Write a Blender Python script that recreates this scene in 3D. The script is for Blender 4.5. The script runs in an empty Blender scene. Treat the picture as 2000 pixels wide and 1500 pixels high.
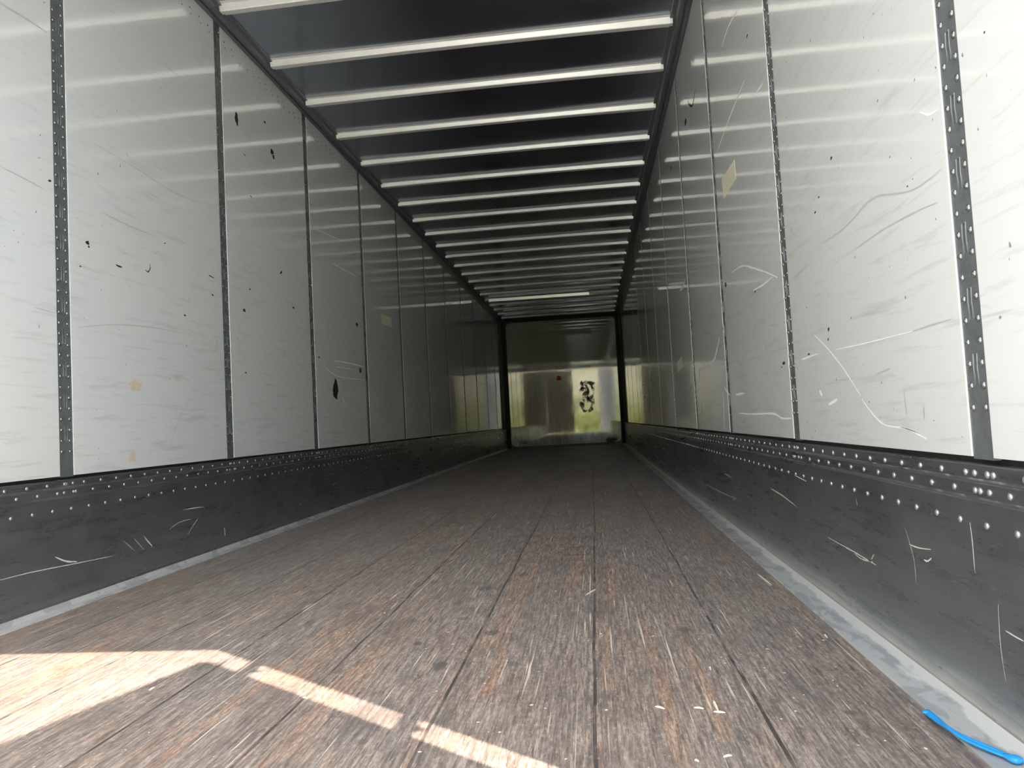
import bpy, bmesh, math, random
from mathutils import Vector, Matrix

random.seed(7)
SC = bpy.context.scene
COL = SC.collection

# ------------------------------------------------------------------ camera
F, YAW, PIT, ROL = 1446.727, 0.10617, 0.05258, 0.05361
CAM = Vector((1.8899, 0.0, 0.5646))
fw = Vector((-math.sin(YAW) * math.cos(PIT), math.cos(YAW) * math.cos(PIT), math.sin(PIT)))
rt = Vector((math.cos(YAW), math.sin(YAW), 0.0))
up = rt.cross(fw)
cx = rt * math.cos(ROL) - up * math.sin(ROL)
cy = rt * math.sin(ROL) + up * math.cos(ROL)
cd = bpy.data.cameras.new('camera')
cd.sensor_width = 36.0
cd.lens = 36.0 * F / 2000.0
cd.clip_start = 0.05
cam = bpy.data.objects.new('camera', cd)
COL.objects.link(cam)
m = Matrix((cx, cy, -fw)).transposed().to_4x4()
m.translation = CAM
cam.matrix_world = m
SC.camera = cam


def ray(u, v):
    return cx * ((u - 1000.0) / F) + cy * ((750.0 - v) / F) + fw


def hit(u, v, axis, val):
    d = ray(u, v)
    return CAM + d * ((val - CAM[axis]) / d[axis])


# ------------------------------------------------------------------ view, world, sun
SC.view_settings.view_transform = 'Standard'
SC.view_settings.look = 'None'
SC.view_settings.gamma = 1.0
SC.view_settings.use_curve_mapping = False
SC.view_settings.exposure = 1.85
SC.cycles.max_bounces = 16
SC.cycles.diffuse_bounces = 10
SC.cycles.glossy_bounces = 8
SC.cycles.sample_clamp_indirect = 6.0

SUN_DIR = Vector((-0.632, 0.4544, -1.0)).normalized()
sd = bpy.data.lights.new('sun', 'SUN')
sd.energy = 6.0
sd.angle = math.radians(0.35)
sd.color = (1.0, 0.84, 0.70)
sun = bpy.data.objects.new('sun', sd)
COL.objects.link(sun)
sun.location = (6, -4, 9)
sun.rotation_euler = SUN_DIR.to_track_quat('-Z', 'Y').to_euler()


class NT:
    """small helper around a node tree"""

    def __init__(self, tree):
        self.t = tree
        self.n = tree.nodes
        self.l = tree.links

    def new(self, kind, **kw):
        nd = self.n.new(kind)
        for k, v in kw.items():
            setattr(nd, k, v)
        return nd

    def put(self, sock, val):
        if isinstance(val, bpy.types.NodeSocket):
            self.l.new(val, sock)
        else:
            if sock.type == 'RGBA' and not hasattr(val, '__len__'):
                val = (val, val, val, 1)
            elif sock.type == 'RGBA' and len(val) == 3:
                val = (*val, 1)
            sock.default_value = val

    def math(self, op, a, b=0.0, c=None, clamp=False):
        nd = self.new('ShaderNodeMath', operation=op, use_clamp=clamp)
        self.put(nd.inputs[0], a)
        self.put(nd.inputs[1], b)
        if c is not None:
            self.put(nd.inputs[2], c)
        return nd.outputs[0]

    def mix(self, fac, a, b, blend='MIX'):
        nd = self.new('ShaderNodeMix', data_type='RGBA', blend_type=blend)
        self.put(nd.inputs['Factor'], fac)
        self.put(nd.inputs['A'], a)
        self.put(nd.inputs['B'], b)
        # color sockets are the third pair
        self.put(nd.inputs[6], a)
        self.put(nd.inputs[7], b)
        return nd.outputs[2]

    def ramp(self, fac, stops, interp='LINEAR'):
        nd = self.new('ShaderNodeValToRGB')
        cr = nd.color_ramp
        cr.interpolation = interp
        while len(cr.elements) < len(stops):
            cr.elements.new(0.5)
        for e, (p, c) in zip(cr.elements, stops):
            e.position = p
            e.color = (c, c, c, 1) if not hasattr(c, '__len__') else (*c, 1)
        self.put(nd.inputs[0], fac)
        return nd.outputs[0]

    def mapping(self, vec, scale=(1, 1, 1), loc=(0, 0, 0), rot=(0, 0, 0)):
        nd = self.new('ShaderNodeMapping')
        self.put(nd.inputs['Vector'], vec)
        nd.inputs['Scale'].default_value = scale
        nd.inputs['Location'].default_value = loc
        nd.inputs['Rotation'].default_value = rot
        return nd.outputs[0]

    def noise(self, vec, scale=5.0, detail=4.0, rough=0.5, dist=0.0):
        nd = self.new('ShaderNodeTexNoise')
        self.put(nd.inputs['Vector'], vec)
        nd.inputs['Scale'].default_value = scale
        nd.inputs['Detail'].default_value = detail
        nd.inputs['Roughness'].default_value = rough
        nd.inputs['Distortion'].default_value = dist
        return nd.outputs[0]

    def white(self, vec):
        nd = self.new('ShaderNodeTexWhiteNoise', noise_dimensions='3D')
        self.put(nd.inputs['Vector'], vec)
        return nd.outputs['Value']

    def xyz(self, vec):
        nd = self.new('ShaderNodeSeparateXYZ')
        self.put(nd.inputs[0], vec)
        return nd.outputs

    def comb(self, x, y, z):
        nd = self.new('ShaderNodeCombineXYZ')
        for i, v in enumerate((x, y, z)):
            self.put(nd.inputs[i], v)
        return nd.outputs[0]


def world():
    w = bpy.data.worlds.new('daylight')
    SC.world = w
    w.use_nodes = True
    w.node_tree.nodes.clear()
    t = NT(w.node_tree)
    d = t.new('ShaderNodeTexCoord').outputs['Generated']
    x, y, z = t.xyz(d)
    clouds = t.noise(t.mapping(d, (1, 1, 2.5)), 2.2, 5, 0.6)
    sky = t.mix(t.ramp(clouds, [(0.42, 0.0), (0.62, 1.0)]), (0.74, 0.86, 1.0), (1.0, 0.99, 0.97))
    sky = t.mix(1.0, sky, (1.25, 1.25, 1.22), 'MULTIPLY')
    # brighter hazy sky round the sun
    dt = t.new('ShaderNodeVectorMath', operation='DOT_PRODUCT')
    t.put(dt.inputs[0], d)
    dt.inputs[1].default_value = -SUN_DIR
    glow = t.math('POWER', t.math('MAXIMUM', dt.outputs['Value'], 0.0), 3.0)
    sky = t.mix(1.0, sky, t.mix(glow, (0.72, 0.76, 0.82), (3.6, 3.6, 3.6)), 'MULTIPLY')
    # far bank of trees and sunlit hedges round the yard
    leaf = t.noise(d, 60, 6, 0.7)
    tree = t.ramp(leaf, [(0.30, (0.10, 0.13, 0.03)), (0.46, (0.60, 0.64, 0.17)), (0.66, (1.3, 1.3, 0.6))])
    haze = t.ramp(leaf, [(0.30, (0.6, 0.58, 0.36)), (0.5, (1.7, 1.6, 1.05))])
    tree = t.mix(t.ramp(z, [(0.005, 0.0), (0.05, 1.0)]), tree, haze)
    edge = t.math('ADD', t.math('MULTIPLY', t.noise(t.mapping(d, (1, 1, 0.2)), 9, 5, 0.7), 0.22), 0.0)
    istree = t.ramp(t.math('SUBTRACT', t.math('ADD', edge, 0.5), z), [(0.495, 0.0), (0.505, 1.0)])
    c = t.mix(istree, sky, tree)
    below = t.ramp(t.math('ADD', z, 0.5), [(0.47, 1.0), (0.48, 0.0)])
    c = t.mix(below, c, (0.35, 0.34, 0.31))
    bg = t.new('ShaderNodeBackground')
    t.put(bg.inputs['Color'], c)
    bg.inputs['Strength'].default_value = 1.1
    out = t.new('ShaderNodeOutputWorld')
    t.l.new(bg.outputs[0], out.inputs[0])


world()

# ------------------------------------------------------------------ materials
MATS = {}


def material(name, build):
    mt = bpy.data.materials.new(name)
    mt.use_nodes = True
    mt.node_tree.nodes.clear()
    t = NT(mt.node_tree)
    b = t.new('ShaderNodeBsdfPrincipled')
    o = t.new('ShaderNodeOutputMaterial')
    t.l.new(b.outputs[0], o.inputs[0])
    build(t, b.inputs)
    MATS[name] = mt
    return mt


def pos(t):
    """position in the trailer: every fixed mesh keeps its origin at the world origin"""
    return t.new('ShaderNodeNewGeometry').outputs['Position']


def bump(t, s, h, strength=0.2, distance=0.01):
    nd = t.new('ShaderNodeBump')
    nd.inputs['Strength'].default_value = strength
    nd.inputs['Distance'].default_value = distance
    t.put(nd.inputs['Height'], h)
    t.put(s['Normal'], nd.outputs[0])


def plain(name, col, rough=0.5, metal=0.0, var=0.12, scale=30.0):
    def b(t, s):
        n = t.noise(pos(t), scale, 4, 0.6)
        t.put(s['Base Color'], t.mix(n, tuple(c * (1 - var) for c in col), tuple(min(1, c * (1 + var)) for c in col)))
        s['Roughness'].default_value = rough
        s['Metallic'].default_value = metal
    return material(name, b)


def panel_mat(t, s):
    p = pos(t)
    big = t.noise(p, 0.9, 3, 0.5)
    c = t.mix(big, (0.72, 0.735, 0.72), (0.77, 0.785, 0.77))
    # grey rub marks, nearly level, where freight has slid along the wall
    sm = t.noise(t.mapping(p, (1, 1.3, 16), rot=(0.10, 0, 0)), 2.4, 6, 0.68, 0.4)
    low = t.ramp(t.xyz(p)[2], [(0.3, 1.0), (1.0, 0.25)])
    low = t.ramp(t.math('MULTIPLY', t.xyz(p)[2], 0.36), [(0.17, 1.0), (0.75, 0.30)])
    f = t.math('MULTIPLY', t.ramp(sm, [(0.54, 0.0), (0.72, 0.55)]), low)
    c = t.mix(f, c, (0.42, 0.43, 0.41))
    # thin slanting scuffs
    sc = t.noise(t.mapping(p, (1, 0.9, 30), rot=(-0.55, 0, 0)), 3.0, 3, 0.6)
    f2 = t.math('MULTIPLY', t.ramp(sc, [(0.66, 0.0), (0.72, 0.45)]), t.ramp(t.noise(p, 2.1, 2), [(0.5, 0.0), (0.6, 1.0)]))
    c = t.mix(f2, c, (0.36, 0.37, 0.36))
    # specks
    sp = t.noise(p, 48, 2, 0.5)
    c = t.mix(t.ramp(sp, [(0.735, 0.0), (0.76, 0.8)]), c, (0.16, 0.16, 0.15))
    t.put(s['Base Color'], c)
    t.put(s['Roughness'], t.ramp(t.noise(p, 6, 4, 0.6), [(0.3, 0.025), (0.7, 0.06)]))
    s['IOR'].default_value = 1.7
    s['Specular IOR Level'].default_value = 0.9
    bump(t, s, t.noise(p, 1.6, 3, 0.5), 0.03, 0.02)


material('white_liner', panel_mat)


def front_mat(t, s):
    p = pos(t)
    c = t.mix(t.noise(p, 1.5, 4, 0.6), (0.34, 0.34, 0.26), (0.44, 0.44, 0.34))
    st = t.noise(t.mapping(p, (7, 1, 1.2)), 2.0, 6, 0.7)
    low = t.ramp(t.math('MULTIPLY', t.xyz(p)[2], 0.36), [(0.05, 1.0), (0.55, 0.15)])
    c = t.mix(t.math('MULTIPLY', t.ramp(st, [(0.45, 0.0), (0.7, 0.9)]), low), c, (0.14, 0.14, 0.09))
    # dark patches with less gloss
    x, y, z = t.xyz(p)
    reg = t.math('MULTIPLY', t.ramp(t.math('ABSOLUTE', t.math('SUBTRACT', x, 1.80)), [(0.12, 1.0), (0.32, 0.0)]),
                 t.ramp(t.math('ABSOLUTE', t.math('SUBTRACT', z, 1.05)), [(0.30, 1.0), (0.50, 0.0)]))
    dull_mask = t.ramp(t.math('MULTIPLY', t.noise(t.mapping(p, (1, 1, 0.8), (0.37, 0, 0.2)), 7.0, 7, 0.68, 0.4), reg), [(0.42, 0.0), (0.56, 0.9)])
    foot = t.math('MULTIPLY', t.ramp(z, [(0.10, 1.0), (0.22, 0.0)]), t.ramp(t.noise(p, 3.0, 4, 0.6), [(0.5, 0.0), (0.6, 1.0)]))
    dull_mask = t.math('MAXIMUM', dull_mask, foot)
    c = t.mix(dull_mask, c, (0.11, 0.10, 0.07))
    t.put(s['Base Color'], c)
    s['Specular IOR Level'].default_value = 1.0
    t.put(s['Specular IOR Level'], t.math('SUBTRACT', 1.0, dull_mask))
    t.put(s['Roughness'], t.math('ADD', t.ramp(t.noise(p, 5, 4, 0.6), [(0.35, 0.02), (0.7, 0.06)]), t.math('MULTIPLY', dull_mask, 0.6)))
    bump(t, s, t.noise(t.mapping(p, (3, 1, 0.6)), 1.6, 2, 0.5), 0.015, 0.02)


material('front_liner', front_mat)


STAINS = [(1.496, 1.757, 0.018, 0.042, 0.85), (1.398, 1.937, 0.013, 0.022, 0.8), (1.584, 2.021, 0.024, 0.03, 0.75), (1.428, 2.364, 0.018, 0.03, 0.6),
          (1.487, 2.557, 0.03, 0.04, 0.6), (1.477, 2.176, 0.022, 0.02, 0.6), (1.594, 2.778, 0.022, 0.04, 0.6), (1.255, 1.73, 0.016, 0.02, 0.55),
          (2.093, 2.008, 0.018, 0.03, 0.6), (2.205, 1.51, 0.012, 0.014, 0.6), (2.33, 1.45, 0.014, 0.012, 0.6), (1.67, 1.76, 0.02, 0.02, 0.5),
          (1.80, 3.33, 0.09, 0.012, 0.8), (1.79, 3.14, 0.075, 0.01, 0.7), (1.79, 3.02, 0.06, 0.01, 0.6), (1.42, 1.46, 0.06, 0.10, 0.5), (1.30, 2.1, 0.05, 0.12, 0.4)]


def floor_mat(t, s):
    p = pos(t)
    x, y, z = t.xyz(p)
    PW, X0 = 0.312, 1.862
    # slight waviness of the long joints
    wob = t.math('MULTIPLY', t.math('SUBTRACT', t.noise(t.mapping(p, (0.5, 1.2, 1)), 1.4, 2), 0.5), 0.02)
    xs = t.math('ADD', x, wob)
    pu = t.math('DIVIDE', t.math('SUBTRACT', xs, X0 - 20 * PW), PW)
    pid = t.math('FLOOR', pu)
    pf = t.math('FRACT', pu)
    # laminated strips glued side by side in each board
    su = t.math('DIVIDE', xs, 0.0284)
    sid = t.math('FLOOR', su)
    off = t.math('MULTIPLY', t.white(t.comb(sid, 3.7, pid)), 9.0)
    seg = t.math('FLOOR', t.math('DIVIDE', t.math('ADD', y, off), 0.85))
    rnd = t.white(t.comb(sid, seg, pid))
    rnd2 = t.white(t.comb(seg, sid, 11.3))
    base = t.ramp(rnd, [(0.0, (0.105, 0.076, 0.058)), (0.35, (0.150, 0.112, 0.088)), (0.7, (0.165, 0.124, 0.098)),
                        (0.86, (0.185, 0.112, 0.070)), (0.97, (0.21, 0.115, 0.062)), (1.0, (0.235, 0.150, 0.10))])
    # greyed by wear
    worn = t.noise(t.mapping(p, (1.6, 0.55, 1)), 1.5, 5, 0.62)
    base = t.mix(t.ramp(worn, [(0.36, 0.12), (0.66, 0.92)]), base, (0.152, 0.132, 0.121))
    # grain drawn out along the boards
    g1 = t.noise(t.mapping(p, (60, 4.5, 1)), 2.2, 8, 0.78)
    g2 = t.noise(t.mapping(p, (15, 1.6, 1)), 2.4, 7, 0.72)
    base = t.mix(t.ramp(g1, [(0.38, 0.92), (0.56, 0.0)]), base, (0.034, 0.028, 0.025))
    base = t.mix(t.ramp(g1, [(0.54, 0.0), (0.70, 0.5)]), base, (0.27, 0.245, 0.225))
    fine = t.noise(t.mapping(p, (1.0, 0.45, 1)), 130, 4, 0.7)
    base = t.mix(t.ramp(fine, [(0.34, 0.55), (0.5, 0.0)]), base, (0.05, 0.045, 0.042))
    base = t.mix(t.ramp(fine, [(0.56, 0.0), (0.70, 0.4)]), base, (0.30, 0.275, 0.25))
    base = t.mix(t.math('MULTIPLY', t.ramp(g2, [(0.48, 0.0), (0.70, 0.75)]), 1.0), base, (0.060, 0.050, 0.045))
    # dark rot/oil patches
    dk = t.noise(t.mapping(p, (2.4, 1.1, 1)), 2.6, 5, 0.7)
    base = t.mix(t.ramp(dk, [(0.56, 0.0), (0.72, 0.72)]), base, (0.045, 0.042, 0.042))
    # pale scratches: along the boards and slanted
    s1 = t.noise(t.mapping(p, (46, 0.7, 1), rot=(0, 0, 0.05)), 2.4, 2, 0.5)
    s2 = t.noise(t.mapping(p, (40, 1.1, 1), rot=(0, 0, -0.42)), 2.2, 2, 0.5)
    s3 = t.noise(t.mapping(p, (44, 1.2, 1), rot=(0, 0, 0.75)), 2.0, 2, 0.5)
    msk = t.ramp(t.noise(p, 3.1, 2), [(0.45, 0.0), (0.58, 1.0)])
    f = t.math('MAXIMUM', t.ramp(s1, [(0.665, 0.0), (0.71, 0.75)]),
               t.math('MULTIPLY', t.math('MAXIMUM', t.ramp(s2, [(0.68, 0.0), (0.72, 0.8)]), t.ramp(s3, [(0.69, 0.0), (0.73, 0.8)])), msk))
    base = t.mix(f, base, (0.33, 0.29, 0.25))
    # oil spots and dents
    for (sx_, sy_, rx_, ry_, k_) in STAINS:
        wn = t.math('MULTIPLY', t.math('SUBTRACT', t.noise(p, 26, 3, 0.6), 0.5), 0.9)
        dd = t.math('ADD', t.math('POWER', t.math('DIVIDE', t.math('SUBTRACT', x, sx_), rx_), 2.0),
                    t.math('POWER', t.math('DIVIDE', t.math('SUBTRACT', y, sy_), ry_), 2.0))
        base = t.mix(t.ramp(t.math('ADD', dd, wn), [(0.35, k_), (1.0, 0.0)]), base, (0.040, 0.037, 0.037))
    # screw heads and pale crumbs
    crumb = t.noise(p, 62, 1, 0.4)
    base = t.mix(t.ramp(crumb, [(0.76, 0.0), (0.79, 0.8)]), base, (0.45, 0.42, 0.38))
    # joints
    jd = t.math('ABSOLUTE', t.math('SUBTRACT', pf, 0.5))
    joint = t.math('GREATER_THAN', jd, 0.4885)
    jn = t.ramp(t.noise(t.mapping(p, (1, 3, 1)), 3, 3), [(0.35, 0.35), (0.55, 1.0)])
    jf = t.math('MULTIPLY', joint, jn)
    base = t.mix(jf, base, (0.022, 0.019, 0.018))
    sj = t.math('GREATER_THAN', t.math('ABSOLUTE', t.math('SUBTRACT', t.math('FRACT', su), 0.5)), 0.46)
    sjf = t.math('MULTIPLY', sj, t.math('MULTIPLY', rnd2, 0.45))
    base = t.mix(sjf, base, (0.03, 0.026, 0.024))
    base = t.mix(1.0, base, (1.92, 1.82, 1.76), 'MULTIPLY')
    t.put(s['Base Color'], base)
    t.put(s['Roughness'], t.ramp(worn, [(0.35, 0.58), (0.7, 0.42)]))
    s['Sheen Weight'].default_value = 0.08
    s['Sheen Roughness'].default_value = 0.45
    s['Specular IOR Level'].default_value = 0.45
    h = t.math('SUBTRACT', t.math('MULTIPLY', g1, 0.5), t.math('MULTIPLY', jf, 1.2))
    bump(t, s, h, 0.35, 0.004)


material('plank_wood', floor_mat)


def kick_mat(t, s):
    p = pos(t)
    n = t.noise(t.mapping(p, (1, 1.2, 14)), 2.2, 6, 0.65)
    c = t.mix(n, (0.27, 0.288, 0.305), (0.52, 0.545, 0.57))
    sc = t.noise(t.mapping(p, (1, 0.8, 42), rot=(0.22, 0, 0)), 2.6, 2, 0.5)
    sv = t.noise(t.mapping(p, (1, 30, 1.2)), 2.2, 3, 0.6)
    c = t.mix(t.ramp(sc, [(0.64, 0.0), (0.72, 0.55)]), c, (0.40, 0.40, 0.40))
    c = t.mix(t.ramp(sv, [(0.66, 0.0), (0.76, 0.4)]), c, (0.33, 0.33, 0.33))
    blot = t.noise(p, 2.4, 4, 0.6)
    c = t.mix(t.ramp(blot, [(0.52, 0.0), (0.74, 0.35)]), c, (0.12, 0.125, 0.13))
    # pale along the foot: reflection of the bright floor strip painted into the colour
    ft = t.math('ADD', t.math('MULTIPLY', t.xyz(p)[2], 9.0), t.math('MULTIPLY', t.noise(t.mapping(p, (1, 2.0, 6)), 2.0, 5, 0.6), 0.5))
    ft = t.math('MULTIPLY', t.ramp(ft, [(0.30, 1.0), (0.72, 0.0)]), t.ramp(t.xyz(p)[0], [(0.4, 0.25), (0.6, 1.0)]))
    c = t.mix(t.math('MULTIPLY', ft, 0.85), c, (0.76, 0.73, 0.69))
    t.put(s['Base Color'], c)
    s['Metallic'].default_value = 0.9
    t.put(s['Roughness'], t.ramp(n, [(0.3, 0.24), (0.7, 0.36)]))
    bump(t, s, t.noise(t.mapping(p, (1, 1, 9)), 3, 3, 0.5), 0.035, 0.01)


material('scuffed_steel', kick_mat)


def roof_mat(t, s):
    p = pos(t)
    n = t.noise(t.mapping(p, (0.8, 2.2, 1)), 1.3, 4, 0.55)
    c = t.mix(n, (0.36, 0.39, 0.46), (0.46, 0.49, 0.56))
    t.put(s['Base Color'], c)
    s['Metallic'].default_value = 0.93
    t.put(s['Roughness'], t.ramp(n, [(0.3, 0.14), (0.7, 0.24)]))
    h = t.noise(t.mapping(p, (0.7, 1.6, 1)), 1.1, 2, 0.4)
    bump(t, s, h, 0.22, 0.05)


material('roof_sheet', roof_mat)


def trim_mat(t, s):
    p = pos(t)
    n = t.noise(t.mapping(p, (3, 1.2, 3)), 3.5, 5, 0.65)
    peel = t.ramp(t.noise(t.mapping(p, (6, 2.6, 1)), 2.6, 4, 0.6, 0.5), [(0.47, 0.0), (0.50, 1.0)])
    c = t.mix(n, (0.40, 0.395, 0.395), (0.52, 0.515, 0.51))
    # whiter towards the wall
    side = t.ramp(t.math('ADD', t.math('MULTIPLY', t.math('SUBTRACT', t.xyz(p)[0], W - 0.05), 9.0), t.noise(t.mapping(p, (7, 2.2, 1)), 2.4, 5, 0.6)), [(0.45, 0.0), (0.58, 1.0)])
    c = t.mix(t.math('MAXIMUM', t.math('MULTIPLY', peel, 0.35), t.math('MULTIPLY', side, 0.9)), c, (0.88, 0.85, 0.79))
    t.put(s['Base Color'], c)
    s['Metallic'].default_value = 0.35
    s['Roughness'].default_value = 0.42




W = 2.56
material('floor_trim', trim_mat)
plain('galvanised', (0.84, 0.83, 0.79), 0.42, 0.45, 0.10, 18)
plain('rail_grey', (0.20, 0.20, 0.22), 0.45, 0.6, 0.12, 12)
plain('post_steel', (0.19, 0.205, 0.21), 0.45, 0.5, 0.4, 40)
plain('rivet_steel', (0.62, 0.63, 0.62), 0.30, 0.75, 0.1, 60)
plain('dull_rivet', (0.42, 0.44, 0.44), 0.25, 0.9, 0.1, 60)
plain('gap_dark', (0.025, 0.025, 0.027), 0.8)
plain('black_mark', (0.012, 0.012, 0.012), 0.75)
plain('grey_mark', (0.46, 0.47, 0.46), 0.5)
plain('pale_scratch', (0.92, 0.92, 0.89), 0.5)
plain('steel_scratch', (0.62, 0.62, 0.60), 0.5)
plain('brown_stain', (0.64, 0.55, 0.40), 0.6, 0, 0.3, 60)
plain('floor_stain', (0.035, 0.032, 0.031), 0.6)
plain('cream_flat', (0.80, 0.77, 0.60), 0.6)
plain('orange_paper', (0.55, 0.12, 0.04), 0.6)
plain('blue_plastic', (0.02, 0.30, 0.72), 0.35, 0, 0.08, 80)
plain('splinter', (0.66, 0.61, 0.50), 0.7, 0, 0.15, 90)
plain('pale_plate', (0.55, 0.55, 0.53), 0.34, 1.0, 0.25, 3)
plain('plywood', (0.20, 0.17, 0.11), 0.7, 0.0, 0.2, 9)
plain('outer_skin', (0.70, 0.71, 0.71), 0.4)
plain('corner_dark', (0.07, 0.065, 0.05), 0.5, 0.3, 0.3)


def ground_mat(t, s):
    p = pos(t)
    y = t.xyz(p)[1]
    g = t.mix(t.noise(p, 0.9, 6, 0.7), (0.10, 0.13, 0.03), (0.34, 0.38, 0.11))
    a = t.mix(t.noise(p, 1.5, 6, 0.7), (0.46, 0.46, 0.46), (0.56, 0.56, 0.56))
    t.put(s['Base Color'], t.mix(t.ramp(t.math('ADD', t.math('MULTIPLY', y, 0.02), 0.8), [(0.44, 1.0), (0.47, 0.0)]), a, g))
    s['Roughness'].default_value = 0.9


material('yard_ground', ground_mat)

# ------------------------------------------------------------------ mesh helpers


def box(bm, a, b):
    a = Vector(a)
    b = Vector(b)
    vs = [bm.verts.new((x, y, z)) for x in (a.x, b.x) for y in (a.y, b.y) for z in (a.z, b.z)]
    for f in ((0, 1, 3, 2), (4, 6, 7, 5), (0, 4, 5, 1), (2, 3, 7, 6), (0, 2, 6, 4), (1, 5, 7, 3)):
        bm.faces.new([vs[i] for i in f])
    return vs


def prism(bm, prof, ax, a, b):
    """prof: 2-D outline; extruded along axis ax ('x' or 'y') from a to b"""
    def P(q, t):
        return (t, q[0], q[1]) if ax == 'x' else ((q[0], t, q[1]) if ax == 'y' else (q[0], q[1], t))
    r0 = [bm.verts.new(P(q, a)) for q in prof]
    r1 = [bm.verts.new(P(q, b)) for q in prof]
    n = len(prof)
    bm.faces.new(r0)
    bm.faces.new(r1)
    for i in range(n):
        bm.faces.new((r0[i], r0[(i + 1) % n], r1[(i + 1) % n], r1[i]))


def dome(bm, c, n, r, h, seg=10, rings=3):
    """a rivet head lying on a surface with normal n"""
    c = Vector(c)
    n = Vector(n).normalized()
    u = n.orthogonal().normalized()
    w = n.cross(u)
    prev = None
    for k in range(rings + 1):
        a = math.pi / 2 * k / rings
        rr, hh = r * math.cos(a), h * math.sin(a)
        if k == rings:
            top = bm.verts.new(c + n * h)
            for i in range(seg):
                bm.faces.new((prev[i], prev[(i + 1) % seg], top))
            break
        ring = [bm.verts.new(c + n * hh + (u * math.cos(2 * math.pi * i / seg) + w * math.sin(2 * math.pi * i / seg)) * rr) for i in range(seg)]
        if prev:
            for i in range(seg):
                bm.faces.new((prev[i], prev[(i + 1) % seg], ring[(i + 1) % seg], ring[i]))
        else:
            bm.faces.new(ring)
        prev = ring


def tube(bm, pts, rad, seg=8, flat=1.0):
    """round tube through pts; rad: number or list; flat squashes it in z"""
    pts = [Vector(q) for q in pts]
    rings = []
    for i, q in enumerate(pts):
        d = (pts[min(i + 1, len(pts) - 1)] - pts[max(i - 1, 0)]).normalized()
        u = d.cross(Vector((0, 0, 1)))
        u = u.normalized() if u.length > 1e-5 else Vector((1, 0, 0))
        w = u.cross(d)
        r = rad[i] if hasattr(rad, '__len__') else rad
        rings.append([bm.verts.new(q + u * (r * math.cos(2 * math.pi * k / seg)) + w * (r * flat * math.sin(2 * math.pi * k / seg))) for k in range(seg)])
    for a, b in zip(rings, rings[1:]):
        for k in range(seg):
            bm.faces.new((a[k], a[(k + 1) % seg], b[(k + 1) % seg], b[k]))
    bm.faces.new(rings[0])
    bm.faces.new(rings[-1])


def obj(name, bm, mat, parent=None, smooth=False, origin=None):
    bmesh.ops.recalc_face_normals(bm, faces=bm.faces)
    if origin is not None:
        bmesh.ops.translate(bm, verts=bm.verts, vec=-Vector(origin))
    me = bpy.data.meshes.new(name)
    bm.to_mesh(me)
    bm.free()
    me.materials.append(MATS[mat])
    if smooth:
        for f in me.polygons:
            f.use_smooth = True
    o = bpy.data.objects.new(name, me)
    COL.objects.link(o)
    if origin is not None:
        o.location = origin
    if parent is not None:
        o.parent = parent
        pw = Vector((0, 0, 0))
        q = parent
        while q is not None:
            pw += q.location
            q = q.parent
        o.location = Vector(o.location) - pw
    return o


def tag(o, label, cat, group=None, kind=None):
    o['label'] = label
    o['category'] = cat
    if group:
        o['group'] = group
    if kind:
        o['kind'] = kind
    return o


def bevel(o, w, seg=2):
    md = o.modifiers.new('edge_round', 'BEVEL')
    md.width = w
    md.segments = seg
    md.limit_method = 'ANGLE'
    return o


# ------------------------------------------------------------------ dimensions
W, YR, YF = 2.56, 0.69, 16.10
ZK, ZP, ZT = 0.448, 0.461, 2.80           # kick plate top, liner bottom, liner top
ZC = 2.815                                # roof skin
LEFT_POSTS = [2.489 + 1.213 * k for k in range(12)]
RIGHT_POSTS = [1.378, 2.560, 3.735, 4.905, 6.140] + [6.140 + 1.213 * k for k in range(1, 9)]
PWID = 0.072

# ------------------------------------------------------------------ setting
bm = bmesh.new()
box(bm, (-0.02, YR, -0.05), (W + 0.02, YF + 0.03, 0.0))
floor = tag(obj('floor', bm, 'plank_wood'), 'dark worn laminated plank floor running the length of the trailer', 'floor', kind='structure')

bm = bmesh.new()
box(bm, (-0.03, YR + 0.09, ZC), (W + 0.03, YF + 0.05, ZC + 0.02))
ceiling = tag(obj('ceiling', bm, 'roof_sheet'), 'dark shiny metal roof sheet behind the bright bows', 'ceiling', kind='structure')

bm = bmesh.new()
box(bm, (-60, -70, -1.35), (60, 40, -1.25))
tag(obj('ground', bm, 'yard_ground'), 'yard ground outside the open rear end of the trailer', 'ground', kind='structure')


def flat_poly(bm, pts, nrm, lift):
    n = Vector(nrm)
    r0 = [bm.verts.new(Vector(q) + n * 0.00005) for q in pts]
    r1 = [bm.verts.new(Vector(q) + n * lift) for q in pts]
    k = len(pts)
    bm.faces.new(r0)
    bm.faces.new(r1)
    for i in range(k):
        bm.faces.new((r0[i], r0[(i + 1) % k], r1[(i + 1) % k], r1[i]))


def smooth_line(pts, n=6):
    out = []
    P = [Vector(q) for q in pts]
    for i in range(len(P) - 1):
        a, b, c, d = P[max(i - 1, 0)], P[i], P[i + 1], P[min(i + 2, len(P) - 1)]
        for k in range(n):
            s = k / n
            out.append(0.5 * ((2 * b) + (c - a) * s + (2 * a - 5 * b + 4 * c - d) * s * s + (3 * b - a - 3 * c + d) * s ** 3))
    out.append(P[-1])
    return out


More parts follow.
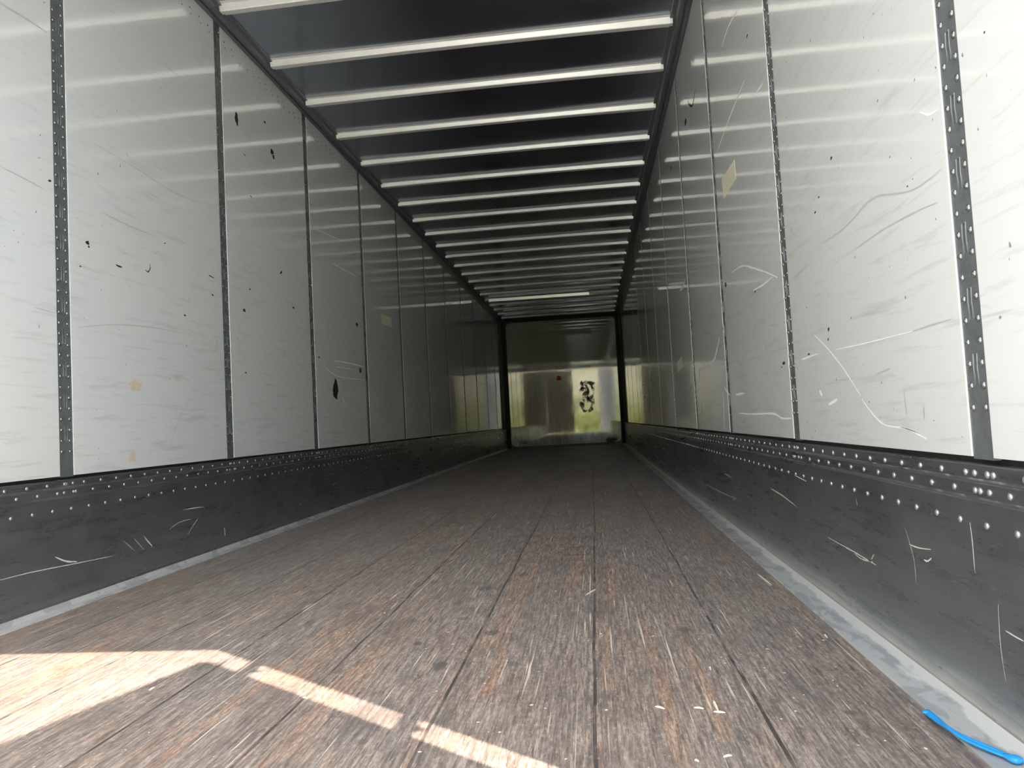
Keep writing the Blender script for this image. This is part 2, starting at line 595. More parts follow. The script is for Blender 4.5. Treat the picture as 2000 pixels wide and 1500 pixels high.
def ribbon(bm, pts, nrm, w, lift=0.0006):
    """a worn line of width w on a surface, tapering at its ends"""
    n = Vector(nrm)
    P = smooth_line(pts)
    L = len(P) - 1
    rows = []
    for i, q in enumerate(P):
        d = (P[min(i + 1, L)] - P[max(i - 1, 0)]).normalized()
        s = n.cross(d).normalized()
        ww = w * 0.5 * (0.25 + 0.75 * math.sin(math.pi * (0.08 + 0.84 * i / L))) * (0.8 + 0.4 * random.random())
        rows.append((bm.verts.new(q + s * ww + n * lift), bm.verts.new(q - s * ww + n * lift)))
    for a, b in zip(rows, rows[1:]):
        bm.faces.new((a[0], a[1], b[1], b[0]))


def blob(bm, c, nrm, ry, rz, ang=0.0, lift=0.0007, rag=0.3, n=12):
    """an irregular patch on a surface"""
    nn = Vector(nrm)
    u = Vector((0, 1, 0)) if abs(nn.y) < 0.5 else Vector((1, 0, 0))
    w = nn.cross(u)
    pts = []
    for i in range(n):
        a = 2 * math.pi * i / n
        k = 1 + rag * (random.random() - 0.5)
        dy, dz = ry * k * math.cos(a), rz * k * math.sin(a)
        pts.append(Vector(c) + u * (dy * math.cos(ang) - dz * math.sin(ang)) + w * (dy * math.sin(ang) + dz * math.cos(ang)))
    flat_poly(bm, pts, nrm, lift)


def make_wall(side):
    left = side == 'left'
    sx = 1 if left else -1
    X = 0.0 if left else W
    nrm = (sx, 0, 0)
    posts = LEFT_POSTS if left else RIGHT_POSTS
    bm = bmesh.new()
    box(bm, (X - sx * 0.022, YR, -0.06), (X - sx * 0.06, YF + 0.05, ZC + 0.02))
    wall = tag(obj('wall_' + side, bm, 'gap_dark'),
               'long %s wall of the trailer, scuffed white panels between dark posts' % side, 'wall', kind='structure')
    edges = [YR] + posts + [YF + PWID / 2]
    panels = []
    for a, b in zip(edges, edges[1:]):
        y0 = a + (PWID / 2 if a > YR else 0)
        y1 = b - PWID / 2
        if y1 - y0 < 0.02:
            continue
        bm = bmesh.new()
        box(bm, (X, y0, ZP), (X - sx * 0.0215, y1, ZT + 0.02))
        p = obj('wall_panel', bm, 'white_liner', wall)
        bevel(p, 0.0010)
        panels.append((y0, y1, p))
    return wall, panels, X, nrm


wall_l, panels_l, XL, NL = make_wall('left')
wall_r, panels_r, XR, NR = make_wall('right')


def panel_at(panels, y):
    for a, b, p in panels:
        if a - 0.06 <= y <= b + 0.06:
            return p
    return panels[-1][2]


def mark_line(side, pix, w, mat='pale_scratch', name='scratch'):
    X, n, pn = (XL, NL, panels_l) if side == 'l' else (XR, NR, panels_r)
    pts = [hit(u, v, 0, X) for u, v in pix]
    ym = sum(q.y for q in pts) / len(pts)
    bm = bmesh.new()
    ribbon(bm, pts, n, w)
    return obj(name, bm, mat, panel_at(pn, ym))


def mark_blob(side, u, v, ru, rv, ang=0.0, mat='black_mark', name='scuff_mark', rag=0.5):
    X, n, pn = (XL, NL, panels_l) if side == 'l' else (XR, NR, panels_r)
    c = hit(u, v, 0, X)
    ry = abs(hit(u + ru, v, 0, X).y - c.y)
    rz = abs(hit(u, v + rv, 0, X).z - c.z)
    bm = bmesh.new()
    blob(bm, c, n, ry, rz, ang, rag=rag)
    return obj(name, bm, mat, panel_at(pn, c.y))


# ------------------------------------------------------------------ front wall
bm = bmesh.new()
box(bm, (-0.05, YF + 0.012, -0.05), (W + 0.05, YF + 0.05, ZC + 0.02))
wall_f = tag(obj('wall_front', bm, 'corner_dark'), 'dim stained white end wall at the far end of the trailer', 'wall', kind='structure')
bm = bmesh.new()
x0, x1, z0, z1, r = 0.10, W - 0.085, 0.045, 2.755, 0.10
prof = []
for cxx, czz, a0 in ((x1 - r, z1 - r, 0), (x0 + r, z1 - r, 90), (x0 + r, z0 + r, 180), (x1 - r, z0 + r, 270)):
    for k in range(7):
        a = math.radians(a0 + 15 * k)
        prof.append((cxx + r * math.cos(a), czz + r * math.sin(a)))
vs0 = [bm.verts.new((q[0], YF, q[1])) for q in prof]
vs1 = [bm.verts.new((q[0], YF + 0.0115, q[1])) for q in prof]
bm.faces.new(vs0)
bm.faces.new(vs1)
for i in range(len(prof)):
    bm.faces.new((vs0[i], vs0[(i + 1) % len(prof)], vs1[(i + 1) % len(prof)], vs1[i]))
front_panel = obj('liner_sheet', bm, 'front_liner', wall_f)


def front_blob(u, v, ru, rv, mat, name='stain', rag=0.6, label=None, ang=0):
    c = hit(u, v, 1, YF)
    k = 16.1 / F
    bm = bmesh.new()
    blob(bm, c, (0, -1, 0), ru * k, rv * k, ang, rag=rag, n=14, lift=0.001)
    o = obj(name, bm, mat, front_panel)
    if label:
        o['label'] = label
    return o


front_blob(1091, 739, 5.5, 5.5, 'orange_paper', 'mark', 0.4, 'small orange sticker')



# ------------------------------------------------------------------ kick plates (baseboards)
def rivet_proto(name, r, h, nrm, seg=10, mat='rivet_steel'):
    bm = bmesh.new()
    dome(bm, (0, 0, 0), nrm, r, h, seg)
    bmesh.ops.recalc_face_normals(bm, faces=bm.faces)
    me = bpy.data.meshes.new(name)
    bm.to_mesh(me)
    bm.free()
    me.materials.append(MATS[mat])
    for f in me.polygons:
        f.use_smooth = True
    return me


def scatter_rivets(points, nrm, parent, r, h, mat, near=100, plural='rivets'):
    """the nearest ones each a part; the rest, too small to tell apart, one part"""
    pts = sorted((Vector(q) for q in points), key=lambda q: (q - CAM).length)
    me = rivet_proto('rivet', r, h, nrm, 12, mat)
    for q in pts[:near]:
        o = bpy.data.objects.new('rivet', me)
        COL.objects.link(o)
        o.parent = parent
        o.location = q
    if len(pts) > near:
        bm = bmesh.new()
        for q in pts[near:]:
            dome(bm, q, nrm, r, h, 8, 2)
        o = obj(plural, bm, mat, parent, smooth=True)
        o['kind'] = 'stuff'


def in_view(q):
    d = Vector(q) - CAM
    z = d.dot(fw)
    if z < 0.1:
        return False
    u, v = 1000 + F * d.dot(cx) / z, 750 - F * d.dot(cy) / z
    return -30 < u < 2030 and -30 < v < 1530


for side in ('left', 'right'):
    left = side == 'left'
    X, sx = (0.0, 1) if left else (W, -1)
    # outline in (x, z): flat plate with two raised ribs near its top and a turned-out foot
    pr = [(X - sx * 0.021, -0.004), (X + sx * 0.012, -0.004), (X + sx * 0.009, 0.010), (X + sx * 0.006, 0.03), (X + sx * 0.005, 0.060)]
    for zr in (0.386, 0.419):
        pr += [(X + sx * 0.005, zr - 0.0045), (X + sx * 0.0095, zr - 0.001), (X + sx * 0.0095, zr + 0.001), (X + sx * 0.005, zr + 0.0045)]
    pr += [(X + sx * 0.005, ZK - 0.002), (X + sx * 0.003, ZK), (X - sx * 0.021, ZK)]
    bm = bmesh.new()
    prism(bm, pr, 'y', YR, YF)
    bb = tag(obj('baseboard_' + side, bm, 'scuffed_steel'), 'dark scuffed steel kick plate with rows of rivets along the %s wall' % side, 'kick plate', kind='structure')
    posts = LEFT_POSTS if left else RIGHT_POSTS
    pts = []
    o1, o2, o3 = (2.289, 2.244, 2.219) if left else (1.244, 1.291, 1.279)
    n = int((YF - 1.0) / 0.0935)
    for k in range(-12, n):
        for o, z in ((o1, 0.4325), (o2, 0.402), (o3, 0.343)):
            y = o + 0.0935 * k
            if YR + 0.03 < y < YF - 0.05:
                pts.append((X + sx * 0.005, y, z))
    for yp in posts:
        for dy in (-0.024, 0.024):
            pts.append((X + sx * 0.005, yp + dy, 0.402))
            pts.append((X + sx * 0.005, yp + dy * 0.9, 0.4325))
    pts = [q for q in pts if in_view(q) or q[1] > 2.0]
    scatter_rivets(pts, (sx, 0, 0), bb, 0.0062 if left else 0.0066, 0.0032, 'rivet_steel')


def kick_line(side, pix, w, mat='steel_scratch'):
    X, sx = (0.0, 1) if side == 'l' else (W, -1)
    xs = X + sx * 0.005
    par = bpy.data.objects['baseboard_left' if side == 'l' else 'baseboard_right']
    bm = bmesh.new()
    ribbon(bm, [hit(u, v, 0, xs) for u, v in pix], (sx, 0, 0), w)
    obj('scratch', bm, mat, par)


for pix, w in ([((281, 1048), (297, 1067)), 0.006], [((262, 1052), (281, 1074)), 0.003], [((240, 1055), (265, 1078)), 0.002],
               [((108, 1088), (128, 1096), (150, 1097)), 0.006], [((365, 1046), (378, 1025), (388, 1010)), 0.004],
               [((357, 996), (380, 992), (398, 990)), 0.004], [((0, 1133), (60, 1118), (140, 1102), (220, 1086)), 0.003],
               [((438, 1030), (440, 1048)), 0.008], [((330, 1035), (350, 1020), (372, 1014)), 0.003]):
    kick_line('l', pix, w)
for pix, w in ([((1505, 954), (1530, 969), (1558, 991)), 0.004], [((1615, 1048), (1640, 1062), (1672, 1080), (1692, 1092), (1712, 1104)), 0.0035],
               [((1669, 1081), (1684, 1092), (1706, 1098)), 0.003], [((1702, 1093), (1708, 1082)), 0.003],
               [((1776, 1063), (1795, 1070), (1818, 1073)), 0.003], [((1805, 1093), (1812, 1096), (1820, 1090)), 0.004],
               [((1672, 972), (1675, 988)), 0.003], [((1895, 1020), (1900, 1060), (1905, 1120)), 0.003],
               [((1950, 1180), (1955, 1260), (1965, 1330)), 0.002], [((1965, 1232), (1985, 1244), (2000, 1252)), 0.003],
               [((1768, 1030), (1785, 1090), (1790, 1140)), 0.002], [((1552, 928), (1575, 940)), 0.004],
               [((1360, 935), (1395, 955), (1440, 975)), 0.004], [((1415, 925), (1432, 934)), 0.004]):
    kick_line('r', pix, w)

# ------------------------------------------------------------------ floor edge strips and top rails
bm = bmesh.new()
prism(bm, [(-0.02, -0.002), (0.055, -0.002), (0.052, 0.004), (0.02, 0.006), (0.0, 0.030), (-0.02, 0.030)], 'y', YR, YF)
tag(obj('trim_1', bm, 'floor_trim'), 'thin grey metal strip along the left edge of the plank floor', 'trim', kind='structure')
bm = bmesh.new()
prism(bm, [(W - 0.098, -0.002), (W - 0.098, 0.003), (W - 0.096, 0.005), (W - 0.0135, 0.006), (W - 0.0120, 0.001), (W - 0.0120, -0.002)], 'y', YR, YF)
tag(obj('trim_2', bm, 'floor_trim'), 'wide pale worn metal strip along the right edge of the plank floor', 'trim', kind='structure')
for side in ('left', 'right'):
    X, sx = (0.0, 1) if side == 'left' else (W, -1)
    q = [(-0.02, 2.80), (0.004, 2.80), (0.006, 2.793), (0.026, 2.793), (0.030, 2.803), (0.040, 2.803), (0.044, 2.790), (0.066, 2.790),
         (0.070, 2.797), (0.074, 2.806), (0.100, 2.806), (0.104, 2.8145), (-0.02, 2.8145)]
    bm = bmesh.new()
    prism(bm, [(X + sx * a, b) for a, b in q], 'y', YR + 0.09, YF + 0.01)
    tag(obj('trim_3' if side == 'left' else 'trim_4', bm, 'rail_grey'),
        'dark grooved metal rail where the %s wall meets the roof' % side, 'rail', kind='structure')
bm = bmesh.new()
prism(bm, [(YF + 0.011, 2.765), (YF - 0.05, 2.775), (YF - 0.06, ZC - 0.001), (YF + 0.011, ZC - 0.001)], 'x', 0.0, W)
tag(obj('trim_5', bm, 'gap_dark'), 'dark beam where the far end wall meets the roof', 'trim', kind='structure')
for i, (xa, xb) in enumerate(((0.0, 0.085), (W, W - 0.07))):
    bm = bmesh.new()
    sgn = 1 if i == 0 else -1
    prism(bm, [(xa, YF - 0.07), (xb, YF - 0.004), (xb, YF + 0.011), (xa, YF + 0.011)], 'z', 0.0, 2.775)
    tag(obj('trim_%d' % (6 + i), bm, 'corner_dark'), 'dark upright corner strip at the %s of the far end wall' % ('left' if i == 0 else 'right'),
        'trim', kind='structure')

# ------------------------------------------------------------------ roof bows
ORD = ['nearest', 'second', 'third', 'fourth', 'fifth', 'sixth', 'seventh', 'eighth', 'ninth', 'tenth', 'eleventh', 'twelfth',
       'thirteenth', 'fourteenth', 'fifteenth', 'sixteenth', 'seventeenth', 'eighteenth', 'nineteenth', 'twentieth', 'twenty-first', 'twenty-second']
BOW_Y = [3.585, 4.195] + [3.553 + 0.597 * k for k in range(2, 21)]
XI = 0.092
SEG = 16


def bow_section(y, x, crown, zc):
    zt = ZC - 0.001
    zb = 2.777 + crown
    return [(x, y - 0.050, zt), (x, y - 0.048, zt - 0.002), (x, y - 0.030, zt - 0.003), (x, y - 0.021, zb + 0.004), (x, y - 0.018, zb),
            (x, y + 0.018, zb), (x, y + 0.021, zb + 0.004), (x, y + 0.030, zt - 0.003), (x, y + 0.048, zt - 0.002), (x, y + 0.050, zt)]


bow_mesh = None
tab_mesh = {}
for k, y in enumerate(BOW_Y):
    if bow_mesh is None:
        bm = bmesh.new()
        rows = []
        for i in range(SEG + 1):
            s = i / SEG
            x = XI + 0.012 + (W - 2 * XI - 0.024) * s
            crown = 0.008 * (1 - (2 * s - 1) ** 2)
            rows.append([bm.verts.new(q) for q in bow_section(0, x, crown, 0)])
        n = len(rows[0])
        for a, b in zip(rows, rows[1:]):
            for j in range(n):
                bm.faces.new((a[j], a[(j + 1) % n], b[(j + 1) % n], b[j]))
        bm.faces.new(rows[0])
        bm.faces.new(rows[-1])
        bow = obj('roof_bow', bm, 'galvanised')
        bow_mesh = bow.data
        for e in (0, 1):
            bm = bmesh.new()
            xa = XI - 0.004 if e == 0 else W - XI + 0.004
            xb = XI + 0.0118 if e == 0 else W - XI - 0.0118
            prism(bm, [(-0.022, ZC - 0.006), (-0.016, 2.780), (0.016, 2.780), (0.022, ZC - 0.006)], 'x', xa, xb)
            tab_mesh[e] = obj('end_tab', bm, 'galvanised', bow).data
    else:
        bow = bpy.data.objects.new('roof_bow', bow_mesh)
        COL.objects.link(bow)
        for e in (0, 1):
            tb = bpy.data.objects.new('end_tab', tab_mesh[e])
            COL.objects.link(tb)
            tb.parent = bow
    bow.location = (0, y, 0)
    if k == 16:
        # added plate, tilted to reflect the rear opening as a bright streak
        bm = bmesh.new()
        prism(bm, [(-0.034, 2.800), (-0.0285, 2.754), (-0.026, 2.752), (0.034, 2.752), (0.036, 2.755), (0.036, 2.7845), (-0.020, 2.7845)], 'x', 0.16, 1.95)
        pl = obj('streak_plate', bm, 'pale_plate', bow)
        pl.location = (0, 0, 0)
        pl['label'] = 'added tilted plate reflecting the rear opening'
    if k == 0:
        lab = 'pale metal roof bow nearest the camera, cut off by the top of the picture'
    elif k == len(BOW_Y) - 1:
        lab = 'dim metal roof bow closest to the far end wall'
    elif k == 16:
        lab = 'roof bow with an added bright plate deep in the trailer, near the far end wall'
    elif k < 11:
        lab = 'pale metal roof bow across the dark roof, %s from the camera' % ORD[k]
    else:
        lab = 'dim metal roof bow deep in the trailer, %s from the far end wall' % ORD[len(BOW_Y) - 1 - k]
    tag(bow, lab, 'roof bow', 'roof bows across the trailer')


# ------------------------------------------------------------------ logistics posts
def post_mesh(sx):
    """a steel upright with a pressed slot every 115 mm; local y across, z up from the floor, face at x=0 looking along sx"""
    bm = bmesh.new()
    h0, h1 = ZP - 0.004, ZT
    sw = 0.0052
    slots = []
    z = 0.589
    while z < h1 - 0.09:
        slots.append((z, z + 0.053))
        z += 0.1165
    d = 0.006
    hw = PWID / 2 - 0.001

    def quad(y0, y1, z0, z1, x0=0.0, x1=None):
        x1 = x0 if x1 is None else x1
        vs = [bm.verts.new((x0, y0, z0)), bm.verts.new((x1, y1, z0)), bm.verts.new((x1, y1, z1)), bm.verts.new((x0, y0, z1))]
        bm.faces.new(vs)
    # side flanges of the face, then the middle column broken by slots
    quad(-hw, -sw, h0, h1)
    quad(sw, hw, h0, h1)
    zz = h0
    for a, b in slots:
        quad(-sw, sw, zz, a)
        bx = -sx * d
        # slot walls and back
        quad(-sw, -sw, a, b, 0.0, bx)
        quad(sw, sw, a, b, 0.0, bx)
        quad(-sw, sw, a, b, bx)
        for zz2 in (a, b):
            vs = [bm.verts.new((0, -sw, zz2)), bm.verts.new((0, sw, zz2)), bm.verts.new((bx, sw, zz2)), bm.verts.new((bx, -sw, zz2))]
            bm.faces.new(vs)
        zz = b
    quad(-sw, sw, zz, h1)
    # returns at both sides
    quad(-hw, -hw, h0, h1, 0.0, -sx * 0.011)
    quad(hw, hw, h0, h1, 0.0, -sx * 0.011)
    bmesh.ops.remove_doubles(bm, verts=bm.verts, dist=1e-5)
    # raised lips along the slots catch the light
    for a, b in slots:
        for s in (-1, 1):
            tube(bm, [(0, s * (sw + 0.0012), a - 0.001), (sx * 0.0012, s * (sw + 0.0012), (a + b) / 2), (0, s * (sw + 0.0012), b + 0.001)], 0.0014, 5)
    return bm


RZ = [0.548 + 0.0388 * k for k in range(58)]
POST_MESH, RIVSTRIP = {}, {}
for side in ('left', 'right'):
    left = side == 'left'
    X, sx = (0.0, 1) if left else (W, -1)
    xf = X - sx * 0.0025
    posts = LEFT_POSTS if left else RIGHT_POSTS
    for k, y in enumerate(posts):
        if side not in POST_MESH:
            o = obj('wall_post', post_mesh(sx), 'post_steel')
            POST_MESH[side] = o.data
            bm = bmesh.new()
            for z in RZ:
                for dy in (-0.021, 0.021):
                    dome(bm, (0, dy, z), (sx, 0, 0), 0.0058, 0.003, 8, 2)
            bmesh.ops.recalc_face_normals(bm, faces=bm.faces)
            me = bpy.data.meshes.new('rivets')
            bm.to_mesh(me)
            bm.free()
            me.materials.append(MATS['dull_rivet'])
            for f in me.polygons:
                f.use_smooth = True
            RIVSTRIP[side] = me
        else:
            o = bpy.data.objects.new('wall_post', POST_MESH[side])
            COL.objects.link(o)
        o.location = (xf, y, 0)
        if k < (1 if left else 2):
            rp = sorted(((0, dy, z) for z in RZ for dy in (-0.021, 0.021)), key=lambda q: (Vector(q) + Vector((xf, y, 0)) - CAM).length)
            me = rivet_proto('rivet', 0.0072, 0.0042, (sx, 0, 0), 12, 'dull_rivet')
            for q in rp[:100]:
                c = bpy.data.objects.new('rivet', me)
                COL.objects.link(c)
                c.parent = o
                c.location = q
            bm = bmesh.new()
            for q in rp[100:]:
                dome(bm, q, (sx, 0, 0), 0.0062, 0.0036, 8, 2)
            c = obj('rivets', bm, 'dull_rivet')
            c.parent = o
            c['kind'] = 'stuff'
        else:
            c = bpy.data.objects.new('rivets', RIVSTRIP[side])
            COL.objects.link(c)
            c.parent = o
            c['kind'] = 'stuff'
        n = len(posts)
        if k == 0:
            lab = 'wide dark slotted steel post on the %s wall, nearest the camera' % side
        elif k < 7:
            lab = 'dark slotted steel post on the %s wall, %s from the camera' % (side, ORD[k])
        elif k == n - 1:
            lab = 'thin dark post on the %s wall, closest to the far end wall' % side
        else:
            lab = 'thin dark post deep on the %s wall, %s from the far end wall' % (side, ORD[n - 1 - k])
        tag(o, lab, 'wall post', 'slotted posts on the %s wall' % side)

# small screw heads in a zigzag under the left rail
bm = bmesh.new()
for k in range(150):
    y = 3.0 + 0.0865 * k
    if y < YF - 0.2 and all(abs(y - q) > 0.05 for q in LEFT_POSTS):
        dome(bm, (0, y, 2.735), NL, 0.0045, 0.002, 7, 2)
        dome(bm, (0, y + 0.012, 2.708), NL, 0.0045, 0.002, 7, 2)
o = obj('screws', bm, 'dull_rivet', wall_l)
o['kind'] = 'stuff'

# ------------------------------------------------------------------ marks on the left wall
for u, v, ru, rv, a in ((655.5, 763, 4.5, 20, 0.0), (462, 232, 3.2, 11, 0.0), (531, 297, 3, 5, 0.3), (534, 306, 2, 4, 0.3), (171, 474, 3.4, 4.0, 0.0),
                        (173.5, 482, 1.8, 2, 0), (517, 239, 2.0, 2.4, 0), (361, 616, 2, 2, 0), (477, 606, 2.5, 3, 0), (573, 601, 2.5, 1.8, 0),
                        (480, 728, 1.6, 1.6, 0), (697, 634, 2, 3.5, 0), (415, 576, 2.2, 1.6, 0), (623, 698, 1.6, 1.6, 0), (549, 532, 2.5, 2, 0.5),
                        (157, 520, 2, 1.4, 0), (704, 724, 2, 5, 0), (488, 565, 1.5, 1.5, 0), (322, 475, 1.3, 1.3, 0), (97, 353, 3, 2, 0.4)):
    mark_blob('l', u, v, ru, rv, a)
for pix, w in ([((226, 517), (232, 520), (238, 522)), 0.007], [((292, 516), (293, 524), (289, 531), (284, 527)), 0.006],
               [((407, 537), (412, 540), (418, 543)), 0.006], [((475, 300), (480, 305)), 0.006], [((488, 382), (492, 386)), 0.006]):
    mark_line('l', pix, w, 'black_mark', 'scuff_mark')
for pix, w in ([((200, 415), (250, 440), (304, 462)), 0.005], [((182, 280), (260, 325), (350, 381), (420, 402)), 0.004],
               [((0, 7), (45, 33), (91, 63)), 0.007], [((0, 325), (44, 347), (88, 371)), 0.004], [((373, 773), (352, 812), (338, 850), (329, 888)), 0.004],
               [((420, 655), (424, 672), (418, 690)), 0.010],
               [((150, 640), (220, 634), (300, 640), (380, 655)), 0.004], [((65, 600), (110, 612)), 0.004]):
    mark_line('l', pix, w, 'grey_mark', 'scratch')
for pix, w in ([((650, 515), (672, 527), (697, 541)), 0.008], [((650, 704), (680, 709), (710, 716)), 0.010], [((655, 716), (690, 722)), 0.006],
               [((668, 775), (675, 792)), 0.008], [((636, 718), (660, 735), (712, 742)), 0.006], [((612, 446), (640, 458), (668, 470)), 0.006]):
    mark_line('l', pix, w)
for u, v, ru, rv in ((259, 750, 6, 11), (269, 752, 7, 10), (258, 893, 7, 10)):
    mark_blob('l', u, v, ru, rv, 0, 'brown_stain', 'stain', 0.9)

# ------------------------------------------------------------------ marks on the right wall
R6 = lambda *q: tuple((1300 + x / 2.857, 500 + y / 2.857) for x, y in q)
R3 = lambda *q: tuple((1300 + x / 2.857, y / 2.857) for x, y in q)
for pix, w in ([R6((830, 440), (900, 510), (980, 610), (1040, 700), (1090, 780)), 0.0045],
               [R6((1095, 795), (1140, 860), (1220, 940), (1340, 960), (1420, 1000), (1460, 1022)), 0.0045],
               [R6((950, 522), (1100, 490), (1380, 420)), 0.003], [R6((760, 578), (850, 545)), 0.005],
               [R6((370, 92), (430, 55), (490, 68), (560, 90), (625, 120)), 0.008], [R6((600, 115), (545, 160), (490, 192)), 0.007],
               [R6((300, 460), (285, 530), (268, 585), (225, 615), (190, 645), (188, 720)), 0.020], [R6((190, 690), (198, 820), (205, 960)), 0.014],
               [R6((322, 760), (325, 860), (330, 970)), 0.016], [R6((330, 735), (345, 760), (362, 778)), 0.012], [R6((390, 775), (440, 765)), 0.012],
               [R6((410, 876), (480, 882), (600, 880), (650, 905), (705, 905)), 0.008], [R6((110, 130), (98, 170), (80, 192)), 0.028],
               [R6((15, 158), (60, 155), (105, 148)), 0.022], [R6((860, 750), (875, 780)), 0.012], [R6((910, 830), (960, 800)), 0.009],
               [R3((1420, 625), (1470, 638), (1522, 610)), 0.004], [R3((400, 60), (350, 150), (315, 260)), 0.008],
               [R3((440, 450), (360, 650), (290, 840)), 0.008], [R3((545, 460), (500, 530)), 0.006]):
    mark_line('r', pix, w)
for pix, w in ([R3((830, 1390), (1000, 1270), (1150, 1110), (1300, 1080), (1400, 1050), (1540, 945)), 0.0035],
               [R3((690, 1060), (780, 1015), (850, 1040)), 0.004], [R3((1050, 1400), (1200, 1290), (1400, 1180), (1520, 1130)), 0.003],
               [R6((1380, 420), (1470, 390), (1600, 350)), 0.003], [R6((1170, 660), (1255, 628)), 0.005], [R6((1220, 930), (1330, 958), (1420, 992)), 0.002],
               [R6((545, 490), (550, 555)), 0.014], [R6((1440, 830), (1445, 910)), 0.006], [R6((1330, 760), (1345, 880)), 0.005],
               [R6((1085, 800), (1100, 780)), 0.006], [R6((820, 300), (900, 260)), 0.003]):
    mark_line('r', pix, w, 'grey_mark', 'scratch')
for u, v, ru, rv in ((335, 160, 5, 14), (660, 598, 7, 9), (648, 620, 3, 3), (500, 200, 4, 5), (910, 410, 4, 12), (908, 465, 3, 8), (800, 548, 5, 6)):
    mark_blob('r', 1300 + u / 2.857, 500 + v / 2.857, ru / 2.857, rv / 2.857)
for u, v, ru, rv in ((112, 680, 5, 20), (30, 940, 3, 14), (455, 200, 4, 8), (925, 882, 5, 9), (1350, 1040, 4, 4), (835, 1185, 4, 6), (1780, 180, 4, 7), (855, 1100, 4, 5)):
    mark_blob('r', 1300 + u / 2.857, v / 2.857, ru / 2.857, rv / 2.857)
mark_line('r', R3((165, 490), (160, 540), (148, 590), (130, 580), (124, 545)), 0.014, 'black_mark', 'scuff_mark')


def mark(side, pix, label):
    X, n, pn = (XL, NL, panels_l) if side == 'l' else (XR, NR, panels_r)
    pts = [hit(u, v, 0, X) for u, v in pix]
    bm = bmesh.new()
    flat_poly(bm, pts, n, 0.0008)  # thin cream shape lying flat on the wall panel
    o = obj('mark', bm, 'cream_flat', panel_at(pn, sum(q.y for q in pts) / len(pts)))
    o['label'] = label


mark('r', R3((313, 1000), (385, 888), (391, 1000), (325, 1112)), 'cream square mark')
mark('r', R6((65, 592), (90, 560), (93, 620), (68, 652)), 'small pale mark')
mark('l', ((744, 613), (764, 620), (766, 640), (746, 632)), 'pale square mark')

# ------------------------------------------------------------------ litter on the floor
chips = [
    (1398, 1379, 11, 65, 'splinter', 'pale straw-coloured splinter on the planks, one of three lying below the middle right'),
    (1365, 1384, 10, 5, 'splinter', 'thin pale sliver lying flat beside the straw-coloured splinter'),
    (1405, 1392, 12, 5, 'splinter', 'thin pale sliver lying just below the straw-coloured splinter'),
    (1421, 1478, 9, -10, 'splinter', 'short pale wood chip near the bottom edge, right of the floor joint'),
    (1361, 1487, 5, 20, 'splinter', 'tiny white crumb near the bottom edge of the picture, left of the short wood chip'),
    (1387, 1306, 4, 60, 'splinter', 'tiny white crumb on the planks above the straw-coloured splinter'),
    (1289, 1383, 10, 15, 'splinter', 'pale sliver on the planks to the left of the straw-coloured splinter'),
    (1154, 1157, 12, -30, 'splinter', 'light slanting splinter in the middle of the floor'),
    (1613, 1243, 5, 45, 'splinter', 'small pale chip beside the pale strip at the right edge of the floor'),
    (1493, 1132, 26, 38, 'splinter', 'long straw-coloured splinter lying along the right floor edge strip'),
    (297, 1346, 7, -30, 'splinter', 'small pale chip in the shade under the large sun patch'),
    (596, 1364, 5, 10, 'splinter', 'small pale chip just below the long sun stripe'),
]
for u, v, ln, ang, mt, lab in chips:
    c = hit(u, v, 2, 0.0)
    du = (hit(u + 1, v, 2, 0) - c)
    dv = (hit(u, v + 1, 2, 0) - c)
    e = (du * math.cos(math.radians(ang)) + dv * math.sin(math.radians(ang))) * ln
    L = e.length
    if L > 0.09:
        e = e * (0.09 / L)
        L = 0.09
    d = e.normalized()
    s = Vector((-d.y, d.x, 0))
    w = min(0.0028, L * 0.16)
    bm = bmesh.new()
    rings = []
    for f, ww, hh in ((-1.0, 0.25, 0.3), (-0.6, 0.9, 0.8), (0.1, 1.0, 1.0), (0.7, 0.7, 0.7), (1.0, 0.15, 0.25)):
        q = d * (L * f)
        j = (random.random() - 0.5) * w * 0.5
        rings.append([bm.verts.new(q + s * (w * ww + j) + Vector((0, 0, 0.0003))), bm.verts.new(q + s * (w * ww * 0.5 + j) + Vector((0, 0, 0.0034 * hh + 0.0003))),
                      bm.verts.new(q - s * (w * ww * 0.6 - j) + Vector((0, 0, 0.0028 * hh + 0.0003))), bm.verts.new(q - s * (w * ww - j) + Vector((0, 0, 0.0003)))])
    for a, b in zip(rings, rings[1:]):
        for i in range(4):
            bm.faces.new((a[i], a[(i + 1) % 4], b[(i + 1) % 4], b[i]))
    bm.faces.new(rings[0])
    bm.faces.new(rings[-1])
    o = obj('wood_splinter', bm, mt)
    o.location = c
    tag(o, lab, 'splinter', 'splinters and chips on the floor')

# ------------------------------------------------------------------ blue plastic seal strap
tie = bpy.data.objects.new('seal_strap', None)
COL.objects.link(tie)
tie.location = hit(1900, 1450, 2, 0.006)
tag(tie, 'bright blue plastic seal strap lying on the pale strip at the floor edge', 'strap')
zf = 0.0115


def tp(u, v, z=zf):
    return hit(u, v, 2, z)


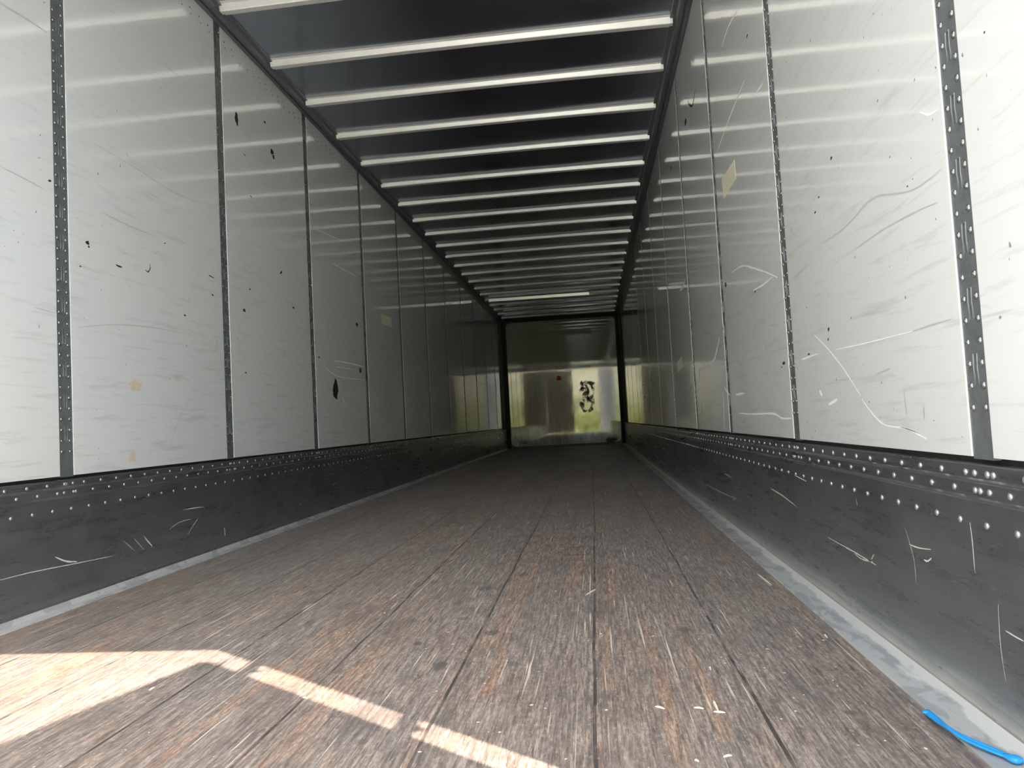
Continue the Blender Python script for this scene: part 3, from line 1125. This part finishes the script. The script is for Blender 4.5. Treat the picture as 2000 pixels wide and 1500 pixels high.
bm = bmesh.new()
a = smooth_line([tp(1808, 1391, 0.008), tp(1822, 1402, 0.009), tp(1845, 1418), tp(1880, 1438), tp(1930, 1459), tp(1966, 1475)])
tube(bm, a, [0.0042] * (len(a) - 1) + [0.005], 10, 0.7)
obj('strap', bm, 'blue_plastic', tie, smooth=True)
bm = bmesh.new()
b = smooth_line([tp(1812, 1388, 0.0095), tp(1830, 1402, 0.012), tp(1852, 1422, 0.0155), tp(1884, 1444, 0.0125), tp(1934, 1466, 0.0115), tp(1966, 1478)])
tube(bm, b, 0.0036, 10, 0.7)
obj('strap', bm, 'blue_plastic', tie, smooth=True)
bm = bmesh.new()
h = [tp(1962, 1474), tp(1968, 1477), tp(1975, 1480), tp(1983, 1483), tp(1990, 1485), tp(1995, 1486.5), tp(1998, 1487.5)]
tube(bm, h, [0.0052, 0.0068, 0.0092, 0.0106, 0.0100, 0.0070, 0.0025], 14, 0.55)
obj('head', bm, 'blue_plastic', tie, smooth=True)
bm = bmesh.new()
tube(bm, [tp(1806, 1389.5, 0.0095), tp(1809, 1391, 0.0095), tp(1813, 1393, 0.0095)], [0.0065, 0.0075, 0.005], 10, 0.5)
obj('clasp', bm, 'blue_plastic', tie, smooth=True)

# ------------------------------------------------------------------ rear frame and half-open door (outside the picture; they shape the sunlight)
bm = bmesh.new()
box(bm, (-0.06, YR, 2.707), (W + 0.06, YR + 0.09, ZC + 0.06))
tag(obj('trim_8', bm, 'outer_skin'), 'steel header over the open rear end', 'trim', kind='structure')
bm = bmesh.new()
box(bm, (0, 0, 0.03), (1.25, 0.04, 2.704))
ul, nl = Vector((0.88, -0.475, 0)).normalized(), Vector((-0.475, -0.88, 0)).normalized()
for v in bm.verts:
    v.co = Vector((-0.02, 0.604, 0)) + ul * v.co.x + nl * v.co.y + Vector((0, 0, v.co.z))
dl = tag(obj('door_2', bm, 'plywood'), 'brown plywood-lined swing door pulled nearly shut over the left half of the rear end', 'door', kind='structure')
for zc in (2.45, 1.73, 1.01, 0.29):
    bm = bmesh.new()
    box(bm, (-0.055, 0.585, zc - 0.047), (-0.0205, 0.689, zc + 0.047))
    obj('hinge', bm, 'galvanised', dl)
door_o = Vector((2.57, 0.594, 0))
u = Vector((-0.29, -0.956, 0)).normalized()
nv = Vector((0.956, -0.29, 0)).normalized()
bm = bmesh.new()
vs = box(bm, (0, 0, 0.03), (1.25, 0.04, 2.704))
for v in bm.verts:
    v.co = door_o + u * v.co.x + nv * v.co.y + Vector((0, 0, v.co.z))
door = tag(obj('door_1', bm, 'outer_skin'), 'white swing door standing half open at the right rear corner', 'door', kind='structure')
for zc in (2.475, 1.71, 1.01, 0.29):
    bm = bmesh.new()
    box(bm, (2.572, 0.590, zc - 0.020), (2.592, 0.689, zc + 0.020))
    tube(bm, [(2.60, 0.625, zc - 0.022), (2.60, 0.625, zc + 0.022)], 0.010, 10)
    obj('hinge', bm, 'galvanised', door)
